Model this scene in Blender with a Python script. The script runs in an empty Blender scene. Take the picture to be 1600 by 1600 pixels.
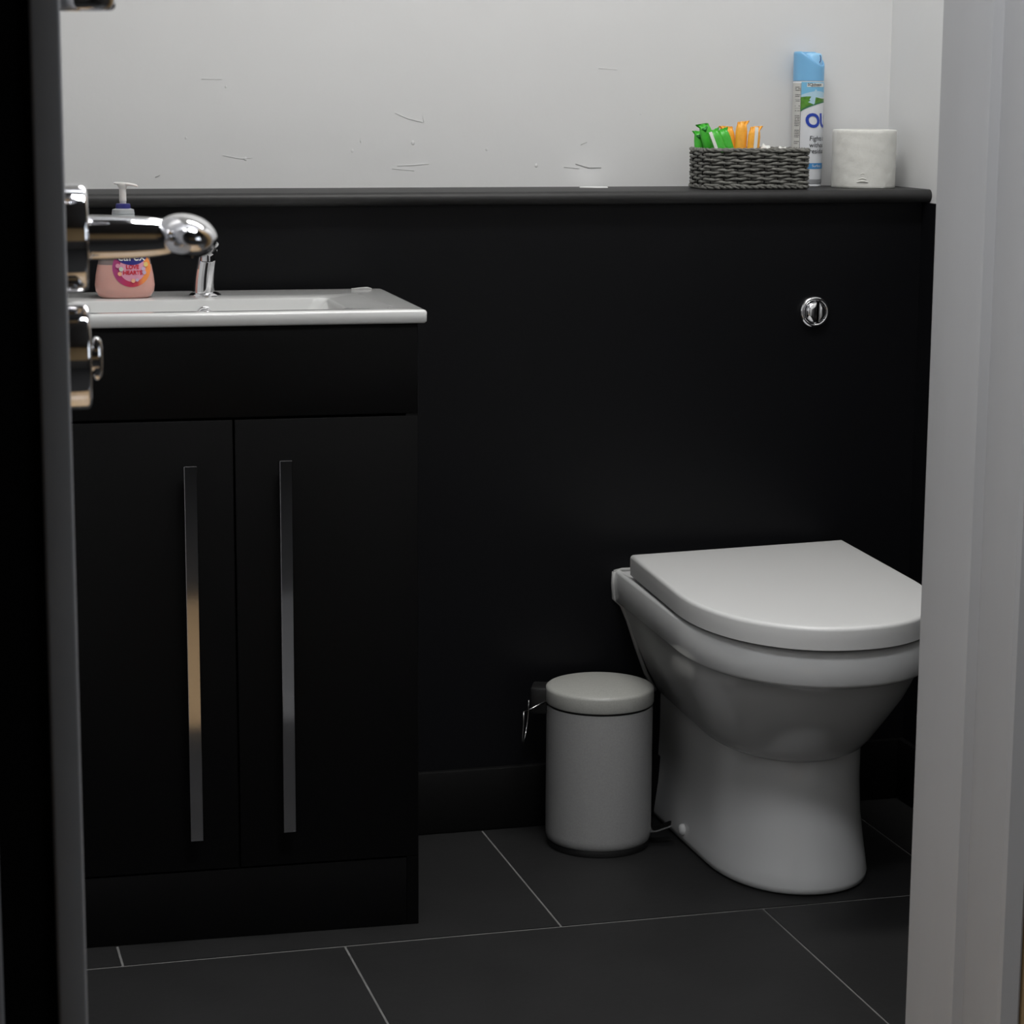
import bpy, bmesh, math, random
from mathutils import Vector, Matrix
PI = math.pi
random.seed(7)
S = bpy.context.scene
COL = S.collection

# ------------------------------------------------------------------ camera
CAM = Vector((-0.7036, -3.3469, 1.1324))
yaw, pitch, roll = math.radians(15.2623), math.radians(-10.1773), math.radians(0.3514)
cd = bpy.data.cameras.new('camera'); cam = bpy.data.objects.new('camera', cd); COL.objects.link(cam)
fw = Vector((math.sin(yaw)*math.cos(pitch), math.cos(yaw)*math.cos(pitch), math.sin(pitch)))
rt = fw.cross(Vector((0, 0, 1))).normalized(); up = rt.cross(fw)
rt2 = rt*math.cos(roll) + up*math.sin(roll); up2 = -rt*math.sin(roll) + up*math.cos(roll)
M = Matrix((rt2, up2, -fw)).transposed().to_4x4(); M.translation = CAM
cam.matrix_world = M
cd.sensor_width = 36; cd.lens = 3653.64/1600*36; cd.clip_start = 0.05
cd.dof.use_dof = True; cd.dof.focus_distance = 2.95; cd.dof.aperture_fstop = 34
S.camera = cam

# ------------------------------------------------------------------ world, lights, exposure
S.view_settings.view_transform = 'Standard'; S.view_settings.look = 'None'
S.view_settings.gamma = 1; S.view_settings.use_curve_mapping = False
S.view_settings.exposure = 0.0
w = bpy.data.worlds.new('world'); S.world = w; w.use_nodes = True
w.node_tree.nodes['Background'].inputs[0].default_value = (0.6, 0.65, 0.75, 1)
w.node_tree.nodes['Background'].inputs[1].default_value = 0.02

def area(name, loc, rot, size, power, color, size_y=None, spread=PI):
    l = bpy.data.lights.new(name, 'AREA'); l.energy = power; l.color = color
    l.shape = 'RECTANGLE' if size_y else 'DISK'; l.size = size
    if size_y: l.size_y = size_y
    l.spread = spread
    o = bpy.data.objects.new(name, l); COL.objects.link(o); o.location = loc; o.rotation_euler = rot
    return o
# ceiling lamp of the washroom, corridor ceiling lamp, cool fill added at the corridor side to light the door edge
area('washroom_light', (0.20, -0.66, 2.316), (0, 0, 0), 0.86, 12.6, (1.0, 0.985, 0.96), 0.26)
area('corridor_light', (-0.12, -2.06, 2.375), (0, 0, 0), 0.60, 24.0, (0.94, 0.96, 1.0), 0.30)
area('corridor_fill', (1.15, -3.6, 1.5), (0, math.radians(90), math.radians(0)), 0.9, 7.0, (0.85, 0.92, 1.0), 1.3)

# ------------------------------------------------------------------ materials
def mat(name, color, rough=0.5, metal=0.0, bump=0.0, bscale=40, var=0.0, vscale=6, spec=0.5, coat=0.0, sss=0.0, trans=0.0, emit=0.0, bdist=0.002, stretch=None):
    m = bpy.data.materials.new(name); m.use_nodes = True
    n = m.node_tree.nodes; L = m.node_tree.links; b = n['Principled BSDF']
    c = tuple(color)+(1,)
    b.inputs['Base Color'].default_value = c
    b.inputs['Roughness'].default_value = rough; b.inputs['Metallic'].default_value = metal
    b.inputs['Specular IOR Level'].default_value = spec; b.inputs['Coat Weight'].default_value = coat
    b.inputs['Coat Roughness'].default_value = 0.08
    if sss: b.inputs['Subsurface Weight'].default_value = sss; b.inputs['Subsurface Radius'].default_value = (0.01, 0.006, 0.005); b.inputs['Subsurface Scale'].default_value = 0.6
    if trans: b.inputs['Transmission Weight'].default_value = trans
    if emit: b.inputs['Emission Color'].default_value = c; b.inputs['Emission Strength'].default_value = emit
    tc = n.new('ShaderNodeTexCoord'); vec = tc.outputs['Object']
    if stretch:
        mp = n.new('ShaderNodeMapping'); mp.inputs['Scale'].default_value = stretch; L.new(vec, mp.inputs['Vector']); vec = mp.outputs[0]
    if var:
        t = n.new('ShaderNodeTexNoise'); t.inputs['Scale'].default_value = vscale; t.inputs['Detail'].default_value = 5; L.new(vec, t.inputs['Vector'])
        r = n.new('ShaderNodeMapRange'); r.inputs[1].default_value = 0.3; r.inputs[2].default_value = 0.7; r.inputs[3].default_value = 1-var; r.inputs[4].default_value = 1+var
        L.new(t.outputs['Fac'], r.inputs[0])
        mx = n.new('ShaderNodeVectorMath'); mx.operation = 'SCALE'; mx.inputs[0].default_value = color; L.new(r.outputs[0], mx.inputs['Scale'])
        L.new(mx.outputs[0], b.inputs['Base Color'])
    if bump:
        t = n.new('ShaderNodeTexNoise'); t.inputs['Scale'].default_value = bscale; t.inputs['Detail'].default_value = 6; L.new(vec, t.inputs['Vector'])
        bm_ = n.new('ShaderNodeBump'); bm_.inputs['Strength'].default_value = bump; bm_.inputs['Distance'].default_value = bdist
        L.new(t.outputs['Fac'], bm_.inputs['Height']); L.new(bm_.outputs[0], b.inputs['Normal'])
    return m

WALL = mat('white_emulsion', (0.74, 0.745, 0.75), 0.7, bump=0.5, bscale=14, var=0.012, vscale=3, bdist=0.0025)
CEIL = mat('ceiling_white', (0.78, 0.78, 0.77), 0.8)
PANEL = mat('black_panel', (0.0045, 0.0047, 0.0058), 0.40, bump=0.12, bscale=220, spec=0.20, bdist=0.0004)
LEDGE = mat('black_ledge', (0.022, 0.022, 0.0225), 0.5, bump=0.2, bscale=60, spec=0.4, var=0.15, vscale=12)
SKIRT = mat('black_skirting', (0.0035, 0.0035, 0.0035), 0.5, spec=0.22)
CAB = mat('black_cabinet_board', (0.0028, 0.0028, 0.003), 0.45, bump=0.1, bscale=150, spec=0.14, stretch=(1, 1, 0.15))
CABIN = mat('cabinet_gap_black', (0.002, 0.002, 0.002), 0.8, spec=0.1)
CER = mat('glazed_ceramic', (0.66, 0.665, 0.66), 0.12, spec=0.5, coat=0.3)
CERP = mat('glazed_ceramic_pan', (0.66, 0.665, 0.665), 0.14, spec=0.5, coat=0.15)
SEAT = mat('white_seat_plastic', (0.66, 0.66, 0.655), 0.38, bump=0.05, bscale=300, bdist=0.0003)
CHROME = mat('chrome', (0.86, 0.86, 0.88), 0.04, 1.0)
CHROMEB = mat('polished_chrome_bar', (0.62, 0.62, 0.64), 0.07, 1.0, bump=0.04, bscale=90, bdist=0.0002)
STEEL = mat('steel_wire', (0.7, 0.7, 0.7), 0.2, 1.0)
FRAMEM = mat('grey_gloss_paint', (0.46, 0.462, 0.468), 0.38, bump=0.25, bscale=45, var=0.04, vscale=9, stretch=(1, 1, 0.25), bdist=0.0012)
DOORM = mat('dark_grey_door_paint', (0.38, 0.38, 0.39), 0.42, bump=0.15, bscale=70, var=0.05, vscale=20)
STRIP = mat('black_seal_strip', (0.004, 0.004, 0.004), 0.9, spec=0.1)
WOOD = mat('oak_laminate', (0.46, 0.31, 0.165), 0.35, var=0.18, vscale=9, stretch=(1, 0.1, 1))
MATG = mat('grey_reflected_floor', (0.11, 0.11, 0.11), 0.95, bump=0.4, bscale=300)
MATD = mat('dark_carpet', (0.02, 0.02, 0.02), 0.95, bump=0.4, bscale=300)
CORR = mat('corridor_dark_wall', (0.045, 0.042, 0.04), 0.7)
TAN = mat('corridor_tan_wall', (0.40, 0.27, 0.13), 0.8)
BINM = mat('speckled_grey_enamel', (0.32, 0.32, 0.317), 0.45, bump=0.3, bscale=600, var=0.07, vscale=420, bdist=0.0003)
BINL = mat('speckled_grey_lid', (0.40, 0.40, 0.375), 0.4, bump=0.3, bscale=600, var=0.08, vscale=420, bdist=0.0003)
BLACKP = mat('black_plastic', (0.008, 0.008, 0.008), 0.45)
ROPE = mat('grey_paper_rope', (0.185, 0.185, 0.17), 0.9, bump=0.9, bscale=900, var=0.35, vscale=170, bdist=0.001)
ROPEIN = mat('basket_inside_dark', (0.035, 0.035, 0.033), 0.95)
GREEN = mat('green_wrapper', (0.07, 0.52, 0.045), 0.35, bump=0.5, bscale=160, var=0.15, vscale=80, bdist=0.001)
GREEND = mat('dark_green_fold', (0.02, 0.25, 0.03), 0.4)
ORANGE = mat('orange_wrapper', (1.0, 0.46, 0.05), 0.35, bump=0.5, bscale=160, var=0.12, vscale=90, bdist=0.001)
WHITEP = mat('white_film_strip', (0.85, 0.86, 0.83), 0.5)
PAPER = mat('white_paper', (0.74, 0.74, 0.705), 0.9, bump=0.8, bscale=110, var=0.015, vscale=50, bdist=0.0009)
CARD = mat('roll_core_card', (0.35, 0.27, 0.18), 0.9)
CANW = mat('can_white_lacquer', (0.72, 0.74, 0.78), 0.28)
CANC = mat('can_cream_panel', (0.62, 0.62, 0.60), 0.4)
BLUECAP = mat('sky_blue_cap', (0.20, 0.49, 0.80), 0.35)
BLUEBTN = mat('pale_blue_button', (0.33, 0.66, 0.97), 0.3)
INK = mat('black_ink', (0.01, 0.012, 0.02), 0.5)
INKB = mat('royal_blue_ink', (0.015, 0.055, 0.42), 0.4)
SKYB = mat('label_sky_blue', (0.20, 0.52, 0.78), 0.35)
SKYP = mat('label_pale_blue', (0.47, 0.68, 0.82), 0.35)
HILL = mat('label_green', (0.09, 0.26, 0.03), 0.4, var=0.3, vscale=120)
HILLD = mat('label_dark_green', (0.03, 0.17, 0.08), 0.4)
BANDB = mat('label_band_blue', (0.06, 0.28, 0.62), 0.35)
PINK = mat('pink_soap', (0.66, 0.36, 0.31), 0.2, sss=0.35, coat=0.3, var=0.05, vscale=25)
CLEARP = mat('clear_bottle_plastic', (0.33, 0.26, 0.25), 0.18, trans=0.35)
COLLAR = mat('frosted_white_collar', (0.42, 0.44, 0.46), 0.4, sss=0.2)
NAVY = mat('navy_ring', (0.03, 0.03, 0.20), 0.35)
PUMP = mat('white_pump_plastic', (0.74, 0.71, 0.69), 0.35, sss=0.2)
MAG = mat('label_magenta', (0.50, 0.07, 0.17), 0.4)
LPINK = mat('label_pale_pink', (0.70, 0.31, 0.42), 0.4)
ORNG = mat('label_orange', (0.82, 0.25, 0.10), 0.4)
PURP = mat('label_purple', (0.28, 0.05, 0.19), 0.4)
REDI = mat('label_red_ink', (0.55, 0.012, 0.03), 0.4)
CANDY1 = mat('candy_yellow', (0.75, 0.55, 0.18), 0.5)
CANDY2 = mat('candy_mint', (0.52, 0.60, 0.50), 0.5)
CANDY3 = mat('candy_peach', (0.82, 0.42, 0.25), 0.5)
CANDY4 = mat('candy_lilac', (0.55, 0.42, 0.58), 0.5)
LAMP = mat('lamp_diffuser', (1, 0.985, 0.955), 0.5, emit=6.0)
SCUFF = mat('grey_scuff_mark', (0.42, 0.42, 0.42), 0.8)
CAULK = mat('white_sealant', (0.40, 0.40, 0.395), 0.5)

# label circle gradient: purple left-bottom to orange right
def grad_mat():
    m = mat('label_ring_gradient', (0.5, 0.07, 0.17), 0.4); n = m.node_tree.nodes; L = m.node_tree.links
    tc = n['Texture Coordinate']; sp = n.new('ShaderNodeSeparateXYZ'); L.new(tc.outputs['Object'], sp.inputs[0])
    r = n.new('ShaderNodeMapRange'); r.inputs[1].default_value = -0.024; r.inputs[2].default_value = 0.024; L.new(sp.outputs['X'], r.inputs[0])
    cr = n.new('ShaderNodeValToRGB'); cr.color_ramp.elements[0].color = (0.33, 0.06, 0.24, 1); cr.color_ramp.elements[1].color = (0.85, 0.28, 0.07, 1)
    e = cr.color_ramp.elements.new(0.55); e.color = (0.50, 0.03, 0.10, 1); e2 = cr.color_ramp.elements.new(0.82); e2.color = (0.58, 0.05, 0.08, 1)
    L.new(r.outputs[0], cr.inputs[0]); L.new(cr.outputs[0], n['Principled BSDF'].inputs['Base Color'])
    return m
RINGG = grad_mat()

def tile_mat():
    m = bpy.data.materials.new('black_slate_tile'); m.use_nodes = True; n = m.node_tree.nodes; L = m.node_tree.links; b = n['Principled BSDF']
    tc = n.new('ShaderNodeTexCoord')
    t = n.new('ShaderNodeTexNoise'); t.inputs['Scale'].default_value = 9; t.inputs['Detail'].default_value = 8; L.new(tc.outputs['Object'], t.inputs[0])
    cr = n.new('ShaderNodeValToRGB'); cr.color_ramp.elements[0].color = (0.009, 0.009, 0.0092, 1); cr.color_ramp.elements[1].color = (0.018, 0.018, 0.0184, 1)
    L.new(t.outputs['Fac'], cr.inputs[0]); L.new(cr.outputs[0], b.inputs['Base Color'])
    b.inputs['Roughness'].default_value = 0.55; b.inputs['Specular IOR Level'].default_value = 0.35
    t2 = n.new('ShaderNodeTexNoise'); t2.inputs['Scale'].default_value = 60; t2.inputs['Detail'].default_value = 8; L.new(tc.outputs['Object'], t2.inputs[0])
    bp = n.new('ShaderNodeBump'); bp.inputs['Strength'].default_value = 0.3; bp.inputs['Distance'].default_value = 0.001
    L.new(t2.outputs['Fac'], bp.inputs['Height']); L.new(bp.outputs[0], b.inputs['Normal'])
    return m
TILE = tile_mat()
GROUT = mat('grey_grout', (0.15, 0.148, 0.144), 0.9, bump=0.3, bscale=200, var=0.2, vscale=30)

# ------------------------------------------------------------------ mesh helpers
def obj(name, bm, m, parent=None, smooth=False, angle=None, loc=None, rot=None):
    bmesh.ops.recalc_face_normals(bm, faces=bm.faces[:])
    me = bpy.data.meshes.new(name); bm.to_mesh(me); bm.free()
    ms = m if isinstance(m, (list, tuple)) else [m]
    for x in ms: me.materials.append(x)
    o = bpy.data.objects.new(name, me); COL.objects.link(o)
    if parent: o.parent = parent
    if smooth:
        for p in me.polygons: p.use_smooth = True
        if angle: me.set_sharp_from_angle(angle=math.radians(angle))
    if loc: o.location = loc
    if rot: o.rotation_euler = rot
    return o
def tag(o, label=None, cat=None, group=None, kind=None):
    if label: o['label'] = label
    if cat: o['category'] = cat
    if group: o['group'] = group
    if kind: o['kind'] = kind
    return o
def thing(name, label, cat, loc=(0, 0, 0), rz=0, group=None, kind=None):
    o = bpy.data.objects.new(name, None); COL.objects.link(o); o.location = loc; o.rotation_euler = (0, 0, rz)
    o.empty_display_size = 0.05
    return tag(o, label, cat, group, kind)
def box(bm, x0, x1, y0, y1, z0, z1, bev=0, seg=2, mi=0):
    v = [bm.verts.new(p) for p in ((x0,y0,z0),(x1,y0,z0),(x1,y1,z0),(x0,y1,z0),(x0,y0,z1),(x1,y0,z1),(x1,y1,z1),(x0,y1,z1))]
    fs = [bm.faces.new([v[i] for i in q]) for q in ((0,3,2,1),(4,5,6,7),(0,1,5,4),(1,2,6,5),(2,3,7,6),(3,0,4,7))]
    for f_ in fs: f_.material_index = mi
    if bev:
        es = {e for f_ in fs for e in f_.edges}
        bmesh.ops.bevel(bm, geom=list(es), offset=bev, segments=seg, profile=0.5, affect='EDGES')
    return fs
def bxo(name, dims, m, parent=None, bev=0, seg=2):
    bm = bmesh.new(); box(bm, *dims, bev=bev, seg=seg); return obj(name, bm, m, parent, smooth=bool(bev), angle=35)
def lathe(bm, prof, n=64, c=(0, 0, 0), axis='Z', mi=0, cap=True):
    rings = []
    for r, h in prof:
        ring = []
        for i in range(n):
            a = 2*PI*i/n; u, v = r*math.cos(a), r*math.sin(a)
            p = (c[0]+u, c[1]+v, c[2]+h) if axis == 'Z' else ((c[0]+h, c[1]+u, c[2]+v) if axis == 'X' else (c[0]+u, c[1]+h, c[2]+v))
            ring.append(bm.verts.new(p))
        rings.append(ring)
    for a, b in zip(rings, rings[1:]):
        for i in range(n):
            f_ = bm.faces.new((a[i], a[(i+1) % n], b[(i+1) % n], b[i])); f_.material_index = mi
    if cap:
        for r_ in (rings[0], rings[-1]):
            f_ = bm.faces.new(r_); f_.material_index = mi
def loft(bm, rings, cap0=True, cap1=True, closed=True, mi=0):
    vs = [[bm.verts.new(p) for p in r] for r in rings]
    for a, b in zip(vs, vs[1:]):
        n = len(a)
        for i in range(n if closed else n-1):
            f_ = bm.faces.new((a[i], a[(i+1) % n], b[(i+1) % n], b[i])); f_.material_index = mi
    if cap0: bm.faces.new(vs[0]).material_index = mi
    if cap1: bm.faces.new(vs[-1]).material_index = mi
    return vs
def tube(bm, pts, rad, n=10, closed=False, mi=0):
    pts = [Vector(p) for p in pts]; N = len(pts); rings = []
    rads = rad if isinstance(rad, (list, tuple)) else [rad]*N
    prev = None
    for i, p in enumerate(pts):
        t = (pts[(i+1) % N]-pts[i-1]) if closed else (pts[min(i+1, N-1)]-pts[max(i-1, 0)])
        t.normalize()
        if prev is None:
            a = Vector((0, 0, 1)) if abs(t.z) < 0.9 else Vector((1, 0, 0)); nn = t.cross(a).normalized()
        else:
            nn = (prev - t*prev.dot(t)).normalized()
        prev = nn; b = t.cross(nn)
        rings.append([bm.verts.new(p+(nn*math.cos(2*PI*k/n)+b*math.sin(2*PI*k/n))*rads[i]) for k in range(n)])
    M_ = N if closed else N-1
    for i in range(M_):
        a, b = rings[i], rings[(i+1) % N]
        for k in range(n): bm.faces.new((a[k], a[(k+1) % n], b[(k+1) % n], b[k])).material_index = mi
    if not closed:
        bm.faces.new(rings[0]).material_index = mi; bm.faces.new(rings[-1]).material_index = mi
def text_mesh(s, size, bold=0.0, align='CENTER', shear=0.0):
    cu = bpy.data.curves.new('t', 'FONT'); cu.body = s; cu.size = size; cu.align_x = align; cu.align_y = 'CENTER'; cu.offset = bold; cu.shear = shear
    cu.resolution_u = 4
    o = bpy.data.objects.new('t', cu); COL.objects.link(o); dg = bpy.context.evaluated_depsgraph_get(); dg.update()
    me = bpy.data.meshes.new_from_object(o.evaluated_get(dg)); bm = bmesh.new(); bm.from_mesh(me)
    bpy.data.objects.remove(o); bpy.data.curves.remove(cu); bpy.data.meshes.remove(me)
    return bm

# ------------------------------------------------------------------ setting
XR, XL, YB, YF = 0.893, -1.10, 0.20, -1.487      # washroom inside faces
YF2 = -1.621                                     # corridor face of the door wall
H = 2.33
def struct(name, o): o['kind'] = 'structure'; return o
bm = bmesh.new(); box(bm, XL-0.1, XR+0.1, YB, YB+0.1, -0.05, H+0.05)
wb = obj('wall_back', bm, WALL); struct('', wb)
# filled patches, scrapes and scuffs in the paint of the back wall
def wallmark(pts, r, m=WALL, name='plaster_scrape'):
    bm = bmesh.new(); tube(bm, pts, [r*.5*(.35+.65*math.sin(PI*(k+.5)/len(pts))) for k in range(len(pts))], 6); o = obj(name, bm, m, wb, smooth=True); return o
Yw = YB-0.0003
for pts, r in [([(0.075,Yw,1.100),(0.094,Yw,1.092),(0.118,Yw,1.086)],.0011), ([(0.118,Yw,1.098),(0.120,Yw,1.086)],.0010),
               ([(0.078,Yw,1.020),(0.100,Yw,1.021),(0.128,Yw,1.023)],.0012), ([(0.070,Yw,1.016),(0.105,Yw,1.0125)],.0009),
               ([(-0.22,Yw,1.149),(-0.19,Yw,1.149)],.0008), ([(-0.19,Yw,1.036),(-0.162,Yw,1.031),(-0.145,Yw,1.033)],.0009),
               ([(0.40,Yw,1.170),(0.43,Yw,1.168)],.0007), ([(0.02,Yw,1.062),(0.021,Yw,1.055)],.0010)]:
    wallmark(pts, r)
for x, z, r in [(0.103,1.055,.0035),(0.008,1.043,.0028),(-0.245,1.062,.0022),(-0.184,1.138,.0022),(-0.156,1.031,.003),(0.30,1.02,.003),(0.22,1.045,.0025),(0.47,1.10,.002)]:
    bm = bmesh.new(); bmesh.ops.create_uvsphere(bm, u_segments=12, v_segments=8, radius=r, matrix=Matrix.Translation((x, YB, z)) @ Matrix.Diagonal((.8, .22, 1.0, 1)))
    obj('filler_pimple', bm, WALL, wb, smooth=True)
for pts, r in [([(0.364,Yw,1.0225),(0.385,Yw,1.0165),(0.406,Yw,1.0165)],.0018), ([(0.345,Yw,1.0175),(0.37,Yw,1.015)],.0008), ([(0.372,Yw,1.052),(0.382,Yw,1.056)],.0009), ([(-0.292,Yw,1.004),(-0.285,Yw,1.007)],.0012)]:
    wallmark(pts, r, SCUFF, 'scuff_mark')
struct('', bxo('wall_right', (XR, XR+0.1, YF-0.13, YB, -0.05, H+0.05), WALL))
struct('', bxo('wall_left', (XL-0.1, XL, YF-0.13, YB, -0.05, H+0.05), WALL))
struct('', bxo('ceiling', (XL-0.1, XR+0.1, YF, YB+0.1, H, H+0.1), CEIL))
# door wall with the opening
OX0, OX1, OZ = -0.600, 0.206, 2.03
bm = bmesh.new()
box(bm, XL-0.7, OX0, YF2, YF, -0.05, 2.42); box(bm, OX1, XR+0.9, YF2, YF, -0.05, 2.42); box(bm, OX0, OX1, YF2, YF, OZ, 2.42)
struct('', obj('wall_front', bm, WALL))
# tan corridor side of that wall, right of the frame
struct('', bxo('wall_corridor', (0.2195, XR+0.9, YF2-0.012, YF2-0.0005, 0, 2.40), TAN))
# lower boxing panel, side panel, skirting
YP = 0.05
struct('', bxo('wall_lower', (XL, XR-0.006, YP, YB, 0, 0.967), PANEL))
struct('', bxo('trim_2', (XR-0.006, XR-0.0002, YF, YB, 0, 0.966), PANEL))
struct('', bxo('baseboard_back', (XL, XR-0.018, YP-0.012, YP, 0.0, 0.100), SKIRT, bev=0.003))
struct('', bxo('baseboard_right', (XR-0.018, XR-0.006, YF, YP, 0.0, 0.100), SKIRT, bev=0.003))
# ledge with a bullnose front
bm = bmesh.new(); prof = [(YB, 0.967), (YB, 0.987)]
for k in range(11):
    a = PI/2+PI*k/10; prof.append((0.038+0.010*math.cos(a), 0.977+0.010*math.sin(a)))
loft(bm, [[(x, y, z) for y, z in prof] for x in (XL, XR)])
ledge = obj('ledge', bm, LEDGE, smooth=True, angle=40)
tag(ledge, 'long black rounded ledge running along the white wall above the black panelling', 'shelf')
bm = bmesh.new()
ring = lambda s, z: [(0.385+0.024*s*math.cos(a)+0.002*math.sin(5*a), 0.17+0.022*s*math.sin(a)+0.002*math.cos(3*a), z) for a in [2*PI*i/24 for i in range(24)]]
loft(bm, [ring(1, 0.987), ring(0.95, 0.988), ring(0.6, 0.9884)])
tag(obj('paint_spot', bm, WALL, ledge, smooth=True), 'spilled white paint on the black ledge')

# floor: grout bed with a 600 x 600 mm half-bond of slate tiles
fl = bpy.data.objects.new('floor', None)
bm = bmesh.new(); box(bm, XL, XR, YF+0.005, YB, -0.05, -0.0012)
g0 = 0.0028
rows = [(-1.00, -0.40, -0.13), (-0.40, 0.20, 0.174), (-1.602, -1.00, 0.174)]
bmt = []
for y0, y1, off in rows:
    for k in range(-3, 3):
        x0 = off+0.6*k; a, b = max(x0+g0, XL), min(x0+0.602-g0, XR)
        if b-a < 0.02: continue
        box(bm, a, b, max(y0+g0, YF+0.005), min(y1-g0, YB), -0.02, 0.0, mi=1)
o = obj('floor', bm, [GROUT, TILE]); o['kind'] = 'structure'
# corridor
struct('', bxo('floor_corridor', (-1.80, 0.03, -2.55, YF+0.005, -0.05, -0.001), WOOD))
struct('', bxo('floor_corridor', (0.032, 1.79, -2.55, YF+0.005, -0.05, -0.001), MATG))  # unseen grey floor part, added so the right cabinet handle reflects grey
struct('', bxo('floor_carpet', (-1.80, 1.79, -5.2, -2.58, -0.05, -0.001), MATD))
struct('', bxo('trim_3', (-1.80, 1.79, -2.582, -2.548, -0.05, 0.003), CHROME))
struct('', bxo('wall_corridor_left', (-1.90, -1.80, -5.2, YF, -0.05, 2.42), CORR))
struct('', bxo('wall_corridor_right', (1.79, 1.89, -5.2, YF, -0.05, 2.42), CORR))
struct('', bxo('wall_corridor_end', (-1.90, 1.89, -5.3, -5.2, -0.05, 2.42), TAN))
struct('', bxo('trim_4', (-1.80, 1.79, -5.2, -5.185, 0, 0.92), CORR))  # unseen dark band added to darken what the bar handles reflect
struct('', bxo('ceiling_corridor', (-1.90, 1.89, -5.3, YF2, 2.40, 2.50), CORR))

# door frame: stop, rebate, lining and slim architrave as one painted timber section
def frame_side(xs, sgn):
    # xs: stop face; sgn +1 = right jamb (face looks to -X)
    P = [(0, YF+0.0), (0, -1.574), (0.0015, -1.577), (0.0115, -1.577), (0.0115, -1.619), (0.0130, -1.6225),
         (0.0150, -1.632), (0.018, -1.635), (0.034, -1.635), (0.037, -1.632), (0.0375, YF2-0.0005), (0.0255, YF2-0.0005), (0.0255, YF+0.0)]
    return [(xs+sgn*a, b) for a, b in P]
bm = bmesh.new()
P = frame_side(0.1805, 1); loft(bm, [[(x, y, z) for x, y in P] for z in (0, 2.0)])
P = frame_side(-0.582, -1); loft(bm, [[(x, y, z) for x, y in P] for z in (0, 2.0)])
box(bm, -0.607, 0.2055, -1.577, YF, 1.995, 2.03); box(bm, -0.607, 0.2055, -1.635, -1.577, 2.005, 2.03)
struct('', obj('trim_1', bm, FRAMEM, smooth=True, angle=30))

# ------------------------------------------------------------------ lamps
lt = thing('ceiling_lamp', 'long rectangular white ceiling light panel above the toilet and basin', 'lamp', (0.20, -0.66, H))
bxo('lamp_rim', (-.455, .455, -.155, .155, -.010, 0), CEIL, lt, bev=.002)
bxo('lamp_diffuser', (-.435, .435, -.135, .135, -.0115, -.0095), LAMP, lt)
lc = thing('ceiling_lamp', 'rectangular white ceiling light panel of the corridor outside the door', 'lamp', (-0.12, -2.06, 2.40))
bxo('lamp_rim', (-.325, .325, -.175, .175, -.015, 0), CEIL, lc, bev=.002)
bxo('lamp_diffuser', (-.305, .305, -.155, .155, -.0170, -.0145), LAMP, lc)

# ------------------------------------------------------------------ vanity unit
VO = (-0.5, 0.03, 0); VR = -math.radians(2.2)
def V(name, label, cat):   # things laid out in the frame of the vanity: origin right back corner
    c, s = math.cos(VR), math.sin(VR); x, y = 0.5, -0.03
    return thing(name, label, cat, (VO[0]+c*x-s*y, VO[1]+s*x+c*y, 0), VR)
va = V('vanity_cabinet', 'black two-door vanity cabinet with long bar handles under the white basin', 'cabinet')
YC = -0.322
bm = bmesh.new(); box(bm, -0.490, -.474, YC+0.018, 0.012, 0.0, 0.832); box(bm, -.474, -.0165, .004, .012, 0, .832); box(bm, -.474, -.0165, YC+.018, .004, .097, .113); box(bm, -.2550, -.2350, YC+.018, YC+.040, .113, .70); box(bm, -.474, -.0165, YC+.018, YC+.034, .69, .74)
obj('carcass', bm, CABIN, va)
bxo('side_panel', (-0.0160, 0.0004, YC+0.0005, 0.012, 0, 0.8320), CAB, va, bev=0.0006)
bxo('plinth', (-0.490, -0.0162, YC+0.0005, YC+0.018, 0, 0.0965), CAB, va, bev=0.0008)
bxo('fascia_panel', (-0.490, -0.0003, YC-0.001, YC+0.0175, 0.7125, 0.832), CAB, va, bev=0.0008)
for i, (x0, x1, hx, tilt) in enumerate([(-0.490, -0.2464, -0.305, 0.0), (-0.2436, -0.0005, -0.1815, 0.07)]):
    d = bxo('door', (x0, x1, YC-0.001, YC+0.0175, 0.0995, 0.7090), CAB, va, bev=0.0008)
    bm = bmesh.new()
    z0, z1 = (0.150, 0.654) if i == 0 else (0.154, 0.658)
    box(bm, -0.0083, 0.0083, -0.008, 0.0, z0, z1, bev=0.0007)
    for z in (z0+0.03, z1-0.03): box(bm, -0.0045, 0.0045, -0.002, 0.0245, z-0.006, z+0.006, bev=0.0005)
    h = obj('handle', bm, CHROMEB, d, loc=(hx, YC-0.0245, 0), rot=(0, 0, tilt))
    h['label'] = 'long flat chrome bar handle'

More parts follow.
